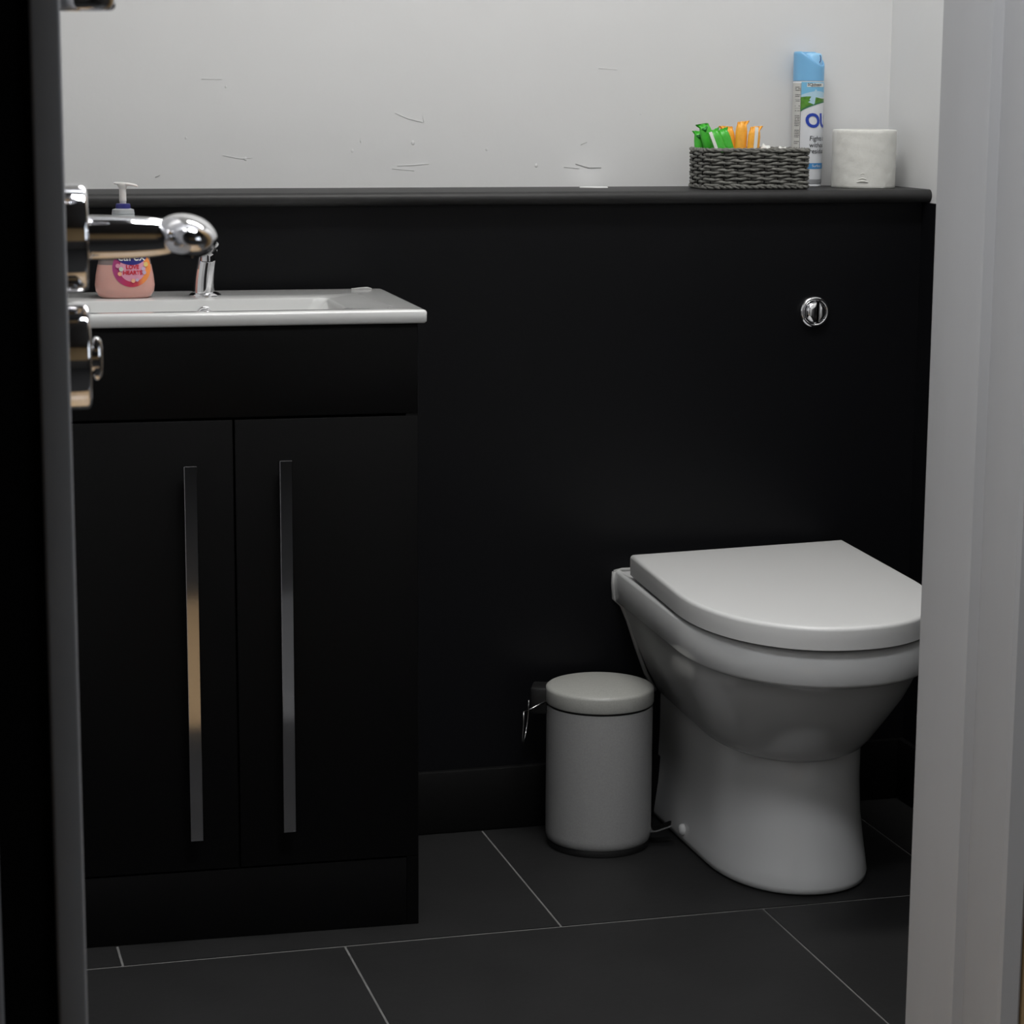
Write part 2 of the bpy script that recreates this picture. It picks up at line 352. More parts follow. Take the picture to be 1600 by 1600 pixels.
# basin
ba = V('basin', 'white rectangular inset ceramic basin with thin rim on the black cabinet', 'basin')
def rrect(x0, x1, y0, y1, r, z, n=6):
    pts = []
    for cx, cy, a0 in ((x1-r, y1-r, 0), (x0+r, y1-r, PI/2), (x0+r, y0+r, PI), (x1-r, y0+r, 3*PI/2)):
        for k in range(n+1):
            a = a0+PI/2*k/n; pts.append((cx+r*math.cos(a), cy+r*math.sin(a), z))
    return pts
bm = bmesh.new()
ZB = 0.850
X0, X1, Y0, Y1 = -0.502, 0.011, -0.333, 0.014
bx0, bx1, by0, by1 = -0.440, -0.092, -0.300, -0.128
R_ = [rrect(bx0+.05, bx1-.08, by0+.04, by1-.04, .03, .757), rrect(bx0+.022, bx1-.05, by0+.017, by1-.010, .03, .764), rrect(bx0+.006, bx1-.026, by0+.004, by1+.003, .025, .800), rrect(bx0-.006, bx1+.006, by0+.001, by1+.006, .02, .8330), rrect(X0+.012, X1-.012, Y0+.012, Y1-.002, .004, .8328),
      rrect(X0+.002, X1-.002, Y0+.002, Y1, .005, .8325), rrect(X0, X1, Y0, Y1, .005, .8350), rrect(X0, X1, Y0, Y1, .005, .8465),
      rrect(X0+.0012, X1-.0012, Y0+.0012, Y1, .005, .8490), rrect(X0+.004, X1-.004, Y0+.004, Y1-.002, .005, ZB),
      rrect(bx0-.004, bx1+.004, by0-.004, by1+.004, .020, ZB), rrect(bx0, bx1, by0, by1, .018, ZB-.0012), rrect(bx0+.002, bx1-.003, by0+.001, by1-.001, .018, ZB-.005),
      rrect(bx0+.015, bx1-.035, by0+.010, by1-.006, .025, ZB-.05), rrect(bx0+.03, bx1-.06, by0+.025, by1-.018, .03, ZB-.078),
      rrect(bx0+.06, bx1-.09, by0+.05, by1-.05, .03, ZB-.085)]
loft(bm, R_)
obj('ceramic_top', bm, CER, ba, smooth=True, angle=50)
bm = bmesh.new()
lathe(bm, [(0.0115, 0.001), (0.0122, -0.001), (0.0105, -0.0025), (0.008, -0.001), (0.0075, 0.001)], 32, c=(-0.262, by1-.0045, 0.829), axis='Y')
obj('overflow_ring', bm, CHROME, ba, smooth=True)
bm = bmesh.new(); lathe(bm, [(0.022, 0), (0.022, 0.002), (0.018, 0.003), (0.016, 0.0015)], 32, c=(-0.27, -0.215, 0.765)); obj('waste', bm, CHROME, ba, smooth=True, angle=40)
bm = bmesh.new(); tube(bm, [(-0.035, 0.010, ZB), (-0.02, 0.009, ZB+.001), (-0.012, 0.008, ZB+.001), (-0.006, 0.006, ZB)], [.001, .0014, .002, .001], 8)
obj('sealant_bead', bm, CAULK, ba, smooth=True)

# tap
tp = V('basin_tap', 'small chrome mixer tap on the back rim of the basin', 'tap')
TX, TY = -0.2550, -0.0750
bm = bmesh.new(); lathe(bm, [(0.0225, 0), (0.0225, 0.002), (0.019, 0.0045), (0.0145, 0.006)], 40, c=(TX, TY, ZB)); obj('base_flange', bm, CHROME, tp, smooth=True, angle=40)
bm = bmesh.new(); rs = []
for k in range(13):
    t = k/12; z = ZB+0.004+0.066*t; r = 0.0155-0.0015*t; sx = 0.010*t*t
    rs.append([(TX+sx-0.002+r*math.cos(a), TY+1.05*r*math.sin(a), z) for a in [2*PI*i/32 for i in range(32)]])
for k in range(1, 5):
    t = k/4; r = 0.014*math.cos(t*PI/2*0.98); rs.append([(TX+.008+r*math.cos(a), TY+r*math.sin(a), ZB+.070+.008*math.sin(t*PI/2)) for a in [2*PI*i/32 for i in range(32)]])
loft(bm, rs); obj('tap_body', bm, CHROME, tp, smooth=True, angle=50)
bm = bmesh.new()
tube(bm, [(TX+.006, TY, ZB+.056), (TX+.003, TY-.025, ZB+.062), (TX+.000, TY-.045, ZB+.065), (TX-.002, TY-.062, ZB+.066), (TX-.003, TY-.070, ZB+.064)], [.0125, .0120, .0112, .0105, .006], 20)
tube(bm, [(TX-.002, TY-.060, ZB+.062), (TX-.002, TY-.060, ZB+.0530)], .0095, 20)
sp = obj('spout', bm, CHROME, tp, smooth=True, angle=50)
bm = bmesh.new(); lathe(bm, [(0.0080, 0), (0.0080, -0.0012), (0.0050, -0.0008)], 24, c=(TX-.002, TY-.060, ZB+.0530)); obj('aerator', bm, BLACKP, sp, smooth=True, angle=40)
bm = bmesh.new(); tube(bm, [(TX+.008, TY+.004, ZB+.074), (TX+.006, TY-.015, ZB+.081), (TX+.003, TY-.045, ZB+.085)], [.006, .005, .004], 14); obj('lever', bm, CHROME, tp, smooth=True, angle=50)

# soap bottle
sb = V('soap_bottle', 'pink liquid hand soap pump bottle standing on the basin rim', 'soap dispenser')
sb.location = Vector(sb.location)+Vector((math.cos(VR)*(-0.366)-math.sin(VR)*(-0.085), math.sin(VR)*(-0.366)+math.cos(VR)*(-0.085), 0.85))
def bprof(z):   # half width, half depth by height
    T = [(0, .031, .017), (.003, .036, .020), (.010, .0400, .0225), (.018, .0410, .0232), (.032, .0395, .0230), (.049, .0362, .0215), (.062, .0335, .020), (.075, .0300, .0185), (.087, .0240, .0165), (.095, .0160, .014), (.099, .0135, .0135), (.104, .0130, .013)]
    for a, b in zip(T, T[1:]):
        if z <= b[0]:
            t = (z-a[0])/(b[0]-a[0]); return a[1]+(b[1]-a[1])*t, a[2]+(b[2]-a[2])*t
    return T[-1][1:]
def sel(hw, hd, z, n=48, e=2.6, cx=0, cy=0):
    out = []
    for i in range(n):
        a = 2*PI*i/n; c, s = math.cos(a), math.sin(a)
        out.append((cx+hw*math.copysign(abs(c)**(2/e), c), cy+hd*math.copysign(abs(s)**(2/e), s), z))
    return out
bm = bmesh.new(); loft(bm, [sel(*bprof(z), z) for z in (0, .0015, .003, .006, .010, .014, .018, .025, .032, .040, .0465)])
obj('soap_body', bm, PINK, sb, smooth=True, angle=60)
bm = bmesh.new(); loft(bm, [sel(*bprof(z), z) for z in (.0465, .050, .056, .062, .068, .075, .081, .087, .091, .095, .099, .104)])
tag(obj('bottle_shoulder', bm, CLEARP, sb, smooth=True, angle=60), 'clear empty top of the bottle above the soap')
def front(x, z, off=0.0004):
    hw, hd = bprof(max(z, 0)); q = min(abs(x/hw), .995); return -hd*(1-q**2.6)**(1/2.6)-off
def drape(bm, off):
    for k in range(-16, 20):
        bmesh.ops.bisect_plane(bm, geom=bm.verts[:]+bm.edges[:]+bm.faces[:], plane_co=(k*.002, 0, 0), plane_no=(1, 0, 0), dist=1e-7)
    for v in bm.verts:
        x, z = v.co.x, v.co.y; v.co = Vector((x, front(x, z, off), z))
def disc2(cx, cz, r, n=48, rings=6, sz=1.0, mi=0, clipz=None, shape=None):
    bm = bmesh.new(); prev = None; c = bm.verts.new((cx, cz, 0))
    for k in range(1, rings+1):
        ring = [bm.verts.new((cx+r*k/rings*math.cos(2*PI*i/n), cz+sz*r*k/rings*math.sin(2*PI*i/n), 0)) for i in range(n)]
        for i in range(n):
            if prev is None: bm.faces.new((c, ring[i], ring[(i+1) % n]))
            else: bm.faces.new((prev[i], ring[i], ring[(i+1) % n], prev[(i+1) % n]))
        prev = ring
    return bm
LX, LZ = 0.0085, 0.0425
bm = disc2(LX, LZ, .0262, rings=8); drape(bm, .0004)
lab = obj('round_label', bm, RINGG, sb, smooth=True); lab['label'] = 'round magenta and orange label'
bm = disc2(LX+.001, LZ-.001, .0180, rings=5); drape(bm, .0007); obj('label_centre', bm, LPINK, lab)
bm = disc2(LX, LZ+.0205, .0230, rings=6, sz=.72); drape(bm, .0010); obj('navy_field', bm, NAVY, lab)
def stext(s, size, x, z, off, m, bold=0, nm='lettering'):
    b = text_mesh(s, size, bold); bmesh.ops.translate(b, verts=b.verts[:], vec=(x, z, 0)); drape(b, off); return obj(nm, b, m, lab)
stext('carex', .0165, LX, LZ+.0150, .0014, WHITEP, .0002)
stext('LOVE', .0074, LX+.001, LZ+.0010, .0012, REDI, .00025)
stext('HEARTS', .0074, LX+.001, LZ-.0068, .0012, REDI, .00025)
for x, z, r, m in [(-.0145, -.0015, .0030, CANDY2), (-.0165, -.0080, .0028, CANDY3), (.0155, -.0012, .0026, CANDY4), (.0170, -.0065, .0026, CANDY4), (.0195, .0045, .0032, CANDY1), (.0015, -.0175, .0028, CANDY3), (.0070, -.0165, .0022, CANDY4), (-.0190, .003, .003, LPINK)]:
    bm = disc2(LX+x, LZ+z, r, n=20, rings=2); drape(bm, .0016); obj('sweet_print', bm, m, lab)
bm = bmesh.new(); lathe(bm, [(0.0150, .099), (0.0152, .1005), (0.0152, .117), (0.0147, .121), (0.0100, .1225)], 48)
for z in (.103, .107, .111, .115): lathe(bm, [(0.0153, z), (0.0157, z+.0008), (0.0153, z+.0016)], 48, cap=False)
obj('collar', bm, COLLAR, sb, smooth=True, angle=50)
bm = bmesh.new(); lathe(bm, [(0.0100, .1222), (0.0102, .1255), (0.0096, .1288), (0.006, .1292)], 40); obj('blue_ring', bm, NAVY, sb, smooth=True, angle=40)
bm = bmesh.new(); prof = [(0.0044, .129)]
for k in range(8): prof += [(0.0046, .132+.0022*k), (0.0051, .1331+.0022*k)]
prof += [(0.0056, .151), (0.0072, .1535), (0.0074, .156), (0.006, .1575), (0.002, .158)]
lathe(bm, prof, 32)
loft(bm, [[(x, w_*math.cos(a), z+h_*math.sin(a)) for a in [2*PI*i/16 for i in range(16)]] for x, w_, h_, z in [(-.0115, .003, .0012, .1563), (-.009, .0055, .0018, .1563), (0, .0068, .0022, .1560), (.009, .005, .0022, .1552), (.016, .0036, .0020, .1540), (.0205, .0030, .0017, .1525)]])
obj('pump', bm, PUMP, sb, smooth=True, angle=50, rot=(0, 0, math.radians(-12)))

# ------------------------------------------------------------------ toilet
def dsec(z, hw, vs, vf, vb=0.049, cx=0, e=2.15, nb=6, ns=8, nf=40, rb=0.0):
    """D-shaped outline: straight back at vb, straight sides to vs, rounded front to vf."""
    pts = []
    for k in range(nb): pts.append((cx-hw+2*hw*k/nb, vb, z))
    for k in range(ns): pts.append((cx+hw, vb+(vs-vb)*k/ns, z))
    for k in range(nf+1):
        a = PI*k/nf; c, s = math.cos(a), math.sin(a)
        pts.append((cx+hw*math.copysign(abs(c)**(2/e), c), vs-(vs-vf)*abs(s)**(2/e), z))
    for k in range(1, ns): pts.append((cx-hw, vs+(vb-vs)*k/ns, z))
    if rb:
        out = []
        for x, y, zz in pts:
            d = vb-y
            if d < rb: q = 1-d/rb; x = cx+(x-cx)*(1-(rb/hw)*(1-math.sqrt(max(0, 1-q*q))))
            out.append((x, y, zz))
        pts = out
    return pts
to = thing('toilet', 'white back-to-wall toilet with closed lid against the black panel', 'toilet', (0, 0, 0))
bm = bmesh.new()
RC = 0.568
# rim and bowl
shx = lambda secs_: [[(x+.05*(y+.05), y, z) for x, y, z in r_] for r_ in secs_]
secs = [dsec(.4000, .172, -.28, -.528, cx=RC), dsec(.4025, .178, -.28, -.537, cx=RC), dsec(.4015, .1820, -.28, -.5425, cx=RC), dsec(.3980, .1840, -.28, -.5450, cx=RC),
        dsec(.375, .1845, -.28, -.5455, cx=RC), dsec(.356, .1830, -.28, -.5440, cx=RC), dsec(.3520, .1805, -.28, -.5410, cx=RC), dsec(.3490, .1740, -.275, -.5330, cx=RC), dsec(.3460, .1700, -.27, -.528, cx=RC),
        dsec(.325, .1630, -.265, -.508, cx=RC), dsec(.297, .1540, -.255, -.482, cx=RC+.002), dsec(.270, .1440, -.24, -.454, cx=RC+.003), dsec(.243, .1340, -.22, -.424, cx=RC+.005),
        dsec(.223, .1260, -.205, -.400, cx=RC+.008), dsec(.206, .1180, -.195, -.379, cx=RC+.008), dsec(.197, .1080, -.17, -.362, cx=RC+.007), dsec(.190, .090, -.15, -.335, cx=RC+.006), dsec(.187, .05, -.1, -.24, cx=RC+.006)]
loft(bm, shx(secs))
# pedestal
PC = 0.574
secs = [dsec(0, .1120, -.20, -.367, cx=PC), dsec(.004, .1165, -.20, -.3740, cx=PC), dsec(.012, .1175, -.20, -.3750, cx=PC), dsec(.03, .1150, -.20, -.3700, cx=PC), dsec(.06, .1110, -.20, -.3640, cx=PC),
        dsec(.10, .1080, -.19, -.3590, cx=PC), dsec(.15, .1060, -.19, -.3560, cx=PC), dsec(.20, .1060, -.19, -.3560, cx=PC), dsec(.23, .105, -.18, -.345, cx=PC), dsec(.25, .100, -.16, -.33, cx=PC)]
loft(bm, secs)
obj('pan', bm, CERP, to, smooth=True, angle=70)
bm = bmesh.new()
secs = [dsec(.4026, .150, -.27, -.50, vb=-.03, cx=RC), dsec(.4035, .160, -.28, -.520, vb=-.03, cx=RC), dsec(.4120, .162, -.28, -.522, vb=-.03, cx=RC), dsec(.4150, .155, -.28, -.515, vb=-.03, cx=RC)]
loft(bm, shx(secs)); obj('seat', bm, SEAT, to, smooth=True, angle=40)
# lid
bm = bmesh.new()
lw, lf, lb, ls = .1835, -.5610, -.002, -.290
secs = [dsec(.4085, lw-.012, ls, lf+.012, vb=lb-.008, cx=0), dsec(.4065, lw-.004, ls, lf+.004, vb=lb-.002), dsec(.4075, lw-.0005, ls, lf+.0005, vb=lb), dsec(.4200, lw, ls, lf, vb=lb), dsec(.4330, lw, ls, lf, vb=lb)]
for k in range(1, 6):
    a = PI/2*k/5; r = .006; i_ = r*(1-math.cos(a)); secs.append(dsec(.4330+.0060*math.sin(a), lw-i_, ls, lf+i_, vb=lb-i_*.6))
secs += [dsec(.4398, lw-.02, ls, lf+.02, vb=lb-.015), dsec(.4404, lw-.07, ls+.03, lf+.07, vb=lb-.05)]
secs = [[(x+.07*(y+.02), y+.11*x*max(0, 1+y/.30), z) for x, y, z in r_] for r_ in secs]
loft(bm, secs)
obj('lid', bm, SEAT, to, smooth=True, angle=50, loc=(0.5745, 0.004, 0))
for sx in (-.08, .08):
    bm = bmesh.new(); lathe(bm, [(0.014, .4015), (0.014, .4035), (0.010, .4050), (0.008, .4060)], 24, c=(RC+sx, .014, 0)); obj('hinge', bm, CHROME, to, smooth=True, angle=40)
bm = bmesh.new(); lathe(bm, [(0.0095, 0), (0.0095, -.003), (0.008, -.006), (0.004, -.0078)], 24, c=(PC-.1155, -.098, .022), axis='X'); obj('bolt_cap', bm, CERP, to, smooth=True, angle=50)
# sealant line between pan and panel
bm = bmesh.new()
tube(bm, [(RC-.1805, .0475, .400), (RC-.1815, .0475, .38), (RC-.1800, .0475, .358), (RC-.167, .0475, .346), (RC-.156, .0475, .320), (RC-.142, .0475, .278), (RC-.126, .0475, .235), (RC-.110, .0475, .205)], .0034, 8)
tube(bm, [(RC-.1805, .0475, .400), (RC-.168, .0475, .4025), (RC-.10, .0475, .403), (RC+.17, .0475, .403)], .0026, 8)
obj('sealant_line', bm, CAULK, to, smooth=True)

# ------------------------------------------------------------------ pedal bin
BX, BY = 0.333, -0.060
bi = thing('pedal_bin', 'small speckled grey pedal bin standing between the cabinet and the toilet', 'bin', (BX, BY, 0), math.radians(-22))
bm = bmesh.new(); lathe(bm, [(0.074, 0), (0.0775, .001), (0.0780, .008), (0.076, .012)], 96); obj('base_ring', bm, BLACKP, bi, smooth=True, angle=40)
bm = bmesh.new(); lathe(bm, [(0.0745, .0085), (0.0785, .0115), (0.0803, .017), (0.0808, .024), (0.0808, .20), (0.0808, .2195), (0.0790, .2200)], 96); obj('bin_body', bm, BINM, bi, smooth=True, angle=40)
bm = bmesh.new(); lathe(bm, [(0.0780, .2185), (0.0780, .2250)], 96); obj('rubber_gap', bm, BLACKP, bi, smooth=True, angle=40)
bm = bmesh.new(); lathe(bm, [(0.0790, .2240), (0.0817, .2242), (0.0823, .2260), (0.0823, .2440), (0.0815, .2468), (0.0790, .2488), (0.0740, .2503), (0.06, .2532), (0.04, .2557), (0.02, .2569), (0.004, .2573)], 96)
obj('bin_lid', bm, BINL, bi, smooth=True, angle=60)
bm = bmesh.new()
loft(bm, [[(x, y_, .022+.010*t), (x, -y_, .022+.010*t), (x, -y_, .0245+.010*t), (x, y_, .0245+.010*t)] for x, y_, t in [(.070, .010, 0), (.090, .012, .2), (.1085, .014, 1.0), (.112, .011, 1.1)]])
obj('pedal', bm, STEEL, bi, smooth=True, angle=30)
bm = bmesh.new(); box(bm, -.104, -.077, -.022, .022, .205, .246, bev=.004); obj('hinge_bracket', bm, BLACKP, bi, smooth=True, angle=40)
bm = bmesh.new(); pts = []
for k in range(25):
    a = PI*k/24; pts.append((-.112-.004*math.sin(a), -.034*math.cos(a), .212-.058*math.sin(a)**.6))
tube(bm, pts, .0012, 8); tube(bm, [(-.080, -.022, .226), (-.100, -.034, .217), (-.112, -.034, .212)], .0012, 8); tube(bm, [(-.080, .022, .226), (-.100, .034, .217), (-.112, .034, .212)], .0012, 8)
obj('carry_handle', bm, STEEL, bi, smooth=True)

# ------------------------------------------------------------------ flush button
fb = thing('flush_button', 'round chrome dual flush button on the black panel above the toilet', 'flush button', (0.709, YP, 0.798))
bm = bmesh.new(); lathe(bm, [(0.0235, 0), (0.0245, -.003), (0.0240, -.0065), (0.0215, -.0085), (0.0190, -.0078), (0.0180, -.006), (0.0178, -.001)], 64, axis='Y'); obj('bezel', bm, CHROME, fb, smooth=True, angle=60)
def halfbtn(x0, x1, name):
    bm = bmesh.new(); n = 24; R = .0165; rs = []
    for s_, y in ((1, -.003), (1, -.0080), (.96, -.0098), (.85, -.0118), (.65, -.0134), (.35, -.0145)):
        pts = []
        xm = (x0+x1)/2
        for i in range(n+1):
            x = x0+(x1-x0)*i/n; pts.append((xm+(x-xm)*s_, math.sqrt(max(R*R-x*x, 1e-8))*s_))
        pts += [(p[0], -p[1]) for p in reversed(pts)]
        rs.append([(a, y, b) for a, b in pts])
    loft(bm, rs); return obj(name, bm, CHROME, fb, smooth=True, angle=48)
a = halfbtn(-.0160, .0022, 'large_button'); a.rotation_euler = (math.radians(3), 0, math.radians(-3))
b = halfbtn(.0036, .0160, 'small_button'); b.rotation_euler = (0, 0, math.radians(6))

# ------------------------------------------------------------------ basket
ZL = 0.987
bk = thing('basket', 'grey woven paper rope basket holding wrapped pads on the black ledge', 'basket', (0.616, 0.101, ZL))
bw, bd, bh = 0.0865, 0.0435, 0.063
def path(n, inset, rr=.012):
    P = rrect(-bw+inset, bw-inset, -bd+inset, bd-inset, max(rr-inset, .003), 0, 8)
    P = [Vector(p) for p in P]; L = [0]
    for i in range(len(P)): L.append(L[-1]+(P[(i+1) % len(P)]-P[i]).length)
    tot = L[-1]; out = []
    for k in range(n):
        s = tot*k/n; i = max(j for j in range(len(P)) if L[j] <= s+1e-9); t = (s-L[i])/max(L[i+1]-L[i], 1e-9)
        out.append(P[i].lerp(P[(i+1) % len(P)], t))
    return out, tot
bm = bmesh.new()
NS = 22; NPT = NS*12
base, tot = path(NPT, .0025)
nrm = []
for i in range(NPT):
    t = base[(i+1) % NPT]-base[i-1]; nrm.append(Vector((t.y, -t.x, 0)).normalized())
NR = 12
for r_ in range(NR):
    z = .0065+(bh-.011)*r_/(NR-1); ph = PI*(r_ % 2); jit = random.uniform(-.15, .15)
    for off in (0,):
        pts = []
        for i in range(NPT):
            a = NS*PI*i/NPT
            d = .0021*math.sin(a*1.0+ph+jit)
            pts.append(base[i]+nrm[i]*(-d)+Vector((0, 0, z+.0007*math.sin(a*.37+r_*1.7)+.0005*math.sin(a*2))))
        tube(bm, pts, [.00225+.00025*math.sin(i*.9+r_) for i in range(NPT)], 7, closed=True)
obj('woven_side', bm, ROPE, bk, smooth=True)
bm = bmesh.new()
for z, rr_ in ((bh-.0028, .0024), (.0040, .0027)):
    for ph in (0, PI):
        pts = [base[i]+nrm[i]*(-.0016*math.cos(i*.55+ph))+Vector((0, 0, z+.0014*math.sin(i*.55+ph))) for i in range(NPT)]
        tube(bm, pts, rr_-.0004, 7, closed=True)
obj('twisted_rim', bm, ROPE, bk, smooth=True)
bm = bmesh.new()
for k in range(NS):
    i = int((k+.5)*NPT/NS) % NPT
    tube(bm, [base[i]+Vector((0, 0, .003)), base[i]+Vector((0, 0, bh-.003))], .0012, 6)
obj('stake', bm, ROPEIN, bk, smooth=True)
bxo('basket_base', (-bw+.004, bw-.004, -bd+.004, bd-.004, 0.0004, .005), ROPEIN, bk)
bm = bmesh.new(); inn = rrect(-bw+.0048, bw-.0048, -bd+.0048, bd-.0048, .008, .004, 6); inn2 = [(x, y, bh-.006) for x, y, z in inn]
loft(bm, [inn, inn2], False, False); bmesh.ops.solidify(bm, geom=bm.faces[:], thickness=.0006); obj('basket_filler', bm, ROPEIN, bk)  # dark filler wall added inside the weave, standing in for its shaded gaps

# wrapped pads standing in the basket: pillow body, crimped flared top
def make_pad(name, m, label, x, y, zt, lean, wid=.021, thk=.011, hgt=.070, yaw_=0, strip=None, flare=0, group=None, tipm=None):
    t = thing(name, label, 'sanitary pad', (0, 0, 0), group=group)
    z0 = -hgt
    bm = bmesh.new(); rs = []
    for zz, w_, d_, sh in [(0, .55, .12, 0), (.03, .80, .55, 0), (.10, .96, .92, 0), (.5, 1, 1, 0), (.82, .98, .95, 0), (.90, .90, .75, 0), (.945, .82, .35, .02), (.965, .92, .14, .05), (1.0, 1.04, .08, .12)]:
        hw, hd = wid/2*w_, thk/2*d_
        ring = sel(hw, hd, z0+hgt*zz, n=28, e=2.4, cx=flare*sh*wid)
        if zz > .94: ring = [(x_, y_+.0012*math.sin(i*1.7), z_+(.0022*(x_/wid)*flare if zz == 1.0 else 0)+(.0008*math.sin(i*2.3) if zz == 1 else 0)) for i, (x_, y_, z_) in enumerate(ring)]
        rs.append(ring)
    loft(bm, rs); obj('wrapper', bm, m, t, smooth=True, angle=60)
    if tipm:
        bm = bmesh.new(); tube(bm, [(-wid*.3, -.003, -.006), (-wid*.1, -.0045, -.009), (wid*.15, -.003, -.005)], [.0015, .0035, .0015], 8); obj('folded_end', bm, tipm, t, smooth=True)
    if strip:
        bm = bmesh.new(); a, b = strip
        loft(bm, [[(a, -thk/2*q-.0004, z), (b, -thk/2*q-.0004, z), (b, -thk/2*q-.0014, z), (a, -thk/2*q-.0014, z)] for z, q in [(-hgt*.80, 1), (-hgt*.2, 1), (-hgt*.08, .95), (-.0005, .8)]])
        o_ = obj('paper_strip', bm, WHITEP, t); o_['label'] = 'white paper strip'
    t.location = (x, y, zt); t.rotation_euler = (0, lean, yaw_)
    return t
zf = ZL+.0055
G1 = 'green wrapped pads in the basket'; G2 = 'orange wrapped pads in the basket'
def place(name, m, label, xt, ztop, lean, y, grp, **k):
    h_ = (ztop-zf)/math.cos(lean)*.97
    h_ = min(h_, .084)
    make_pad(name, m, label, xt, y, ztop, lean, hgt=h_, group=grp, **k)
R = math.radians
place('wrapped_pad', GREEN, 'green wrapped pad with curled dark tip at the far left end of the basket', 0.5400, 1.0745, R(-5), .124, G1, wid=.017, thk=.012, flare=-1, tipm=GREEND)
place('wrapped_pad', GREEN, 'tallest green wrapped pad with pointed crimped top, left in the basket', 0.5430, 1.0860, R(-17), .110, G1, wid=.020, thk=.012, flare=-1.4, tipm=GREEND)
place('wrapped_pad', GREEN, 'green wrapped pad with a white paper strip down its front', 0.5500, 1.0765, R(-22), .090, G1, wid=.021, thk=.012, strip=(-.0085, -.0035), flare=.5)
place('wrapped_pad', GREEN, 'green wrapped pad leaning against the orange ones', 0.5700, 1.0785, R(-19), .100, G1, wid=.018, thk=.012, flare=.2)
place('wrapped_pad', ORANGE, 'orange wrapped pad with a flared top beside the green ones', 0.5850, 1.0820, R(-5), .118, G2, wid=.022, thk=.013, flare=-1.2)
place('wrapped_pad', ORANGE, 'tallest orange wrapped pad, middle of the three', 0.6050, 1.0895, R(2), .108, G2, wid=.019, thk=.013, flare=1.2)
place('wrapped_pad', ORANGE, 'orange wrapped pad with a white paper strip down its front', 0.6230, 1.0820, R(4), .098, G2, wid=.020, thk=.012, strip=(-.002, .0035), flare=1.2)
def crumple(name, label, x, y, z, sx, sy, sz, seed):
    random.seed(seed); bm = bmesh.new(); bmesh.ops.create_icosphere(bm, subdivisions=3, radius=1)
    for v in bm.verts:
        q = .82+.18*math.sin(v.co.x*7+seed)*math.cos(v.co.y*6+v.co.z*5)+random.uniform(-.025, .025)
        v.co = Vector((v.co.x*sx*q, v.co.y*sy*q, v.co.z*sz*q))
    o_ = obj(name, bm, WHITEP, smooth=True, loc=(x, y, z)); tag(o_, label, 'tissue', 'white tissues in the basket')
crumple('folded_tissue', 'crumpled white tissue beside the orange pads in the basket', .6440, .105, ZL+.042, .0150, .022, .029, 3)
crumple('folded_tissue', 'crumpled white tissue at the right end of the basket, near the spray can', .6710, .105, ZL+.040, .0140, .020, .028, 9)

# ------------------------------------------------------------------ air freshener can
CXX, CYY, CR = 0.7400, 0.1715, 0.0245
cn = thing('air_freshener_can', 'tall white air freshener spray can with sky blue cap behind the basket', 'spray can', (CXX, CYY, ZL))
bm = bmesh.new(); lathe(bm, [(CR-.003, 0), (CR-.0005, .0010), (CR-.0005, .003), (CR-.0015, .0045), (CR, .006), (CR, .1640), (CR-.002, .167)], 96); obj('can_body', bm, CANW, cn, smooth=True, angle=50)
# cap: tall cylinder with a swept cutaway top
bm = bmesh.new(); n = 96; rs = []
az = math.atan2(CAM.y-CYY, CAM.x-CXX)      # side of the can that faces the doorway
def captop(a):      # height of the cap wall by angle: high on the left and back, dipping to the right front
    t = (math.cos(a-(az+R(62)))+1)/2
    return .2115-.0215*max(0, (t-.45)/.55)**1.3
for f_ in (0, .02, .3, .6, .8, .92):
    rs.append([(CR*math.cos(2*PI*i/n), CR*math.sin(2*PI*i/n), .166+(captop(2*PI*i/n)-.166)*f_) for i in range(n)])
for ins, dz in ((.0006, -.0008), (.002, 0), (.004, -.0008), (.005, -.006), (.008, -.012)):
    rs.append([((CR-ins)*math.cos(2*PI*i/n), (CR-ins)*math.sin(2*PI*i/n), captop(2*PI*i/n)+dz) for i in range(n)])
loft(bm, rs); obj('cap', bm, BLUECAP, cn, smooth=True, angle=60)
bm = bmesh.new()
loft(bm, [sel(.0135*s_, .0125*s_, z, n=40, e=2.5, cx=.0075*math.cos(az+R(62)), cy=.0075*math.sin(az+R(62))) for s_, z in ((1, .180), (1, .200), (.95, .206), (.8, .2085), (.4, .2095))])
btn = obj('spray_button', bm, BLUEBTN, cn, smooth=True, angle=60)
bm = bmesh.new(); aa = az+R(52)
tube(bm, [(.0225*math.cos(aa+d_), .0225*math.sin(aa+d_), z) for d_, z in ((-.05, .2060), (.03, .2020), (.02, .1970), (-.10, .1945))], .0006, 6); obj('nozzle_slot', bm, NAVY, btn)
# label patches wrap the cylinder; u = mm to the right of the side facing the doorway, v = height
def wrap(bm, off):
    for k in range(-20, 44):
        bmesh.ops.bisect_plane(bm, geom=bm.verts[:]+bm.edges[:]+bm.faces[:], plane_co=(k*.001, 0, 0), plane_no=(1, 0, 0), dist=1e-7)
    for v in bm.verts:
        a = az+v.co.x/CR; r_ = CR+off; v.co = Vector((r_*math.cos(a), r_*math.sin(a), v.co.y))
def patch(u0, u1, f0, f1, m, off, name, parent, nu=24):
    bm = bmesh.new(); lo = [bm.verts.new((u0+(u1-u0)*i/nu, f0((i)/nu), 0)) for i in range(nu+1)]; hi = [bm.verts.new((u0+(u1-u0)*i/nu, f1(i/nu), 0)) for i in range(nu+1)]
    for i in range(nu): bm.faces.new((lo[i], lo[i+1], hi[i+1], hi[i]))
    wrap(bm, off); return obj(name, bm, m, parent, smooth=True)
k_ = lambda c: (lambda t: c)
U0, U1 = -.0115, .040
side = patch(-.040, U0-.0006, k_(.012), k_(.1625), CANC, .00012, 'side_label', cn)
side['label'] = 'pale text panel of the label'
bm = bmesh.new()
y = .157
random.seed(5)
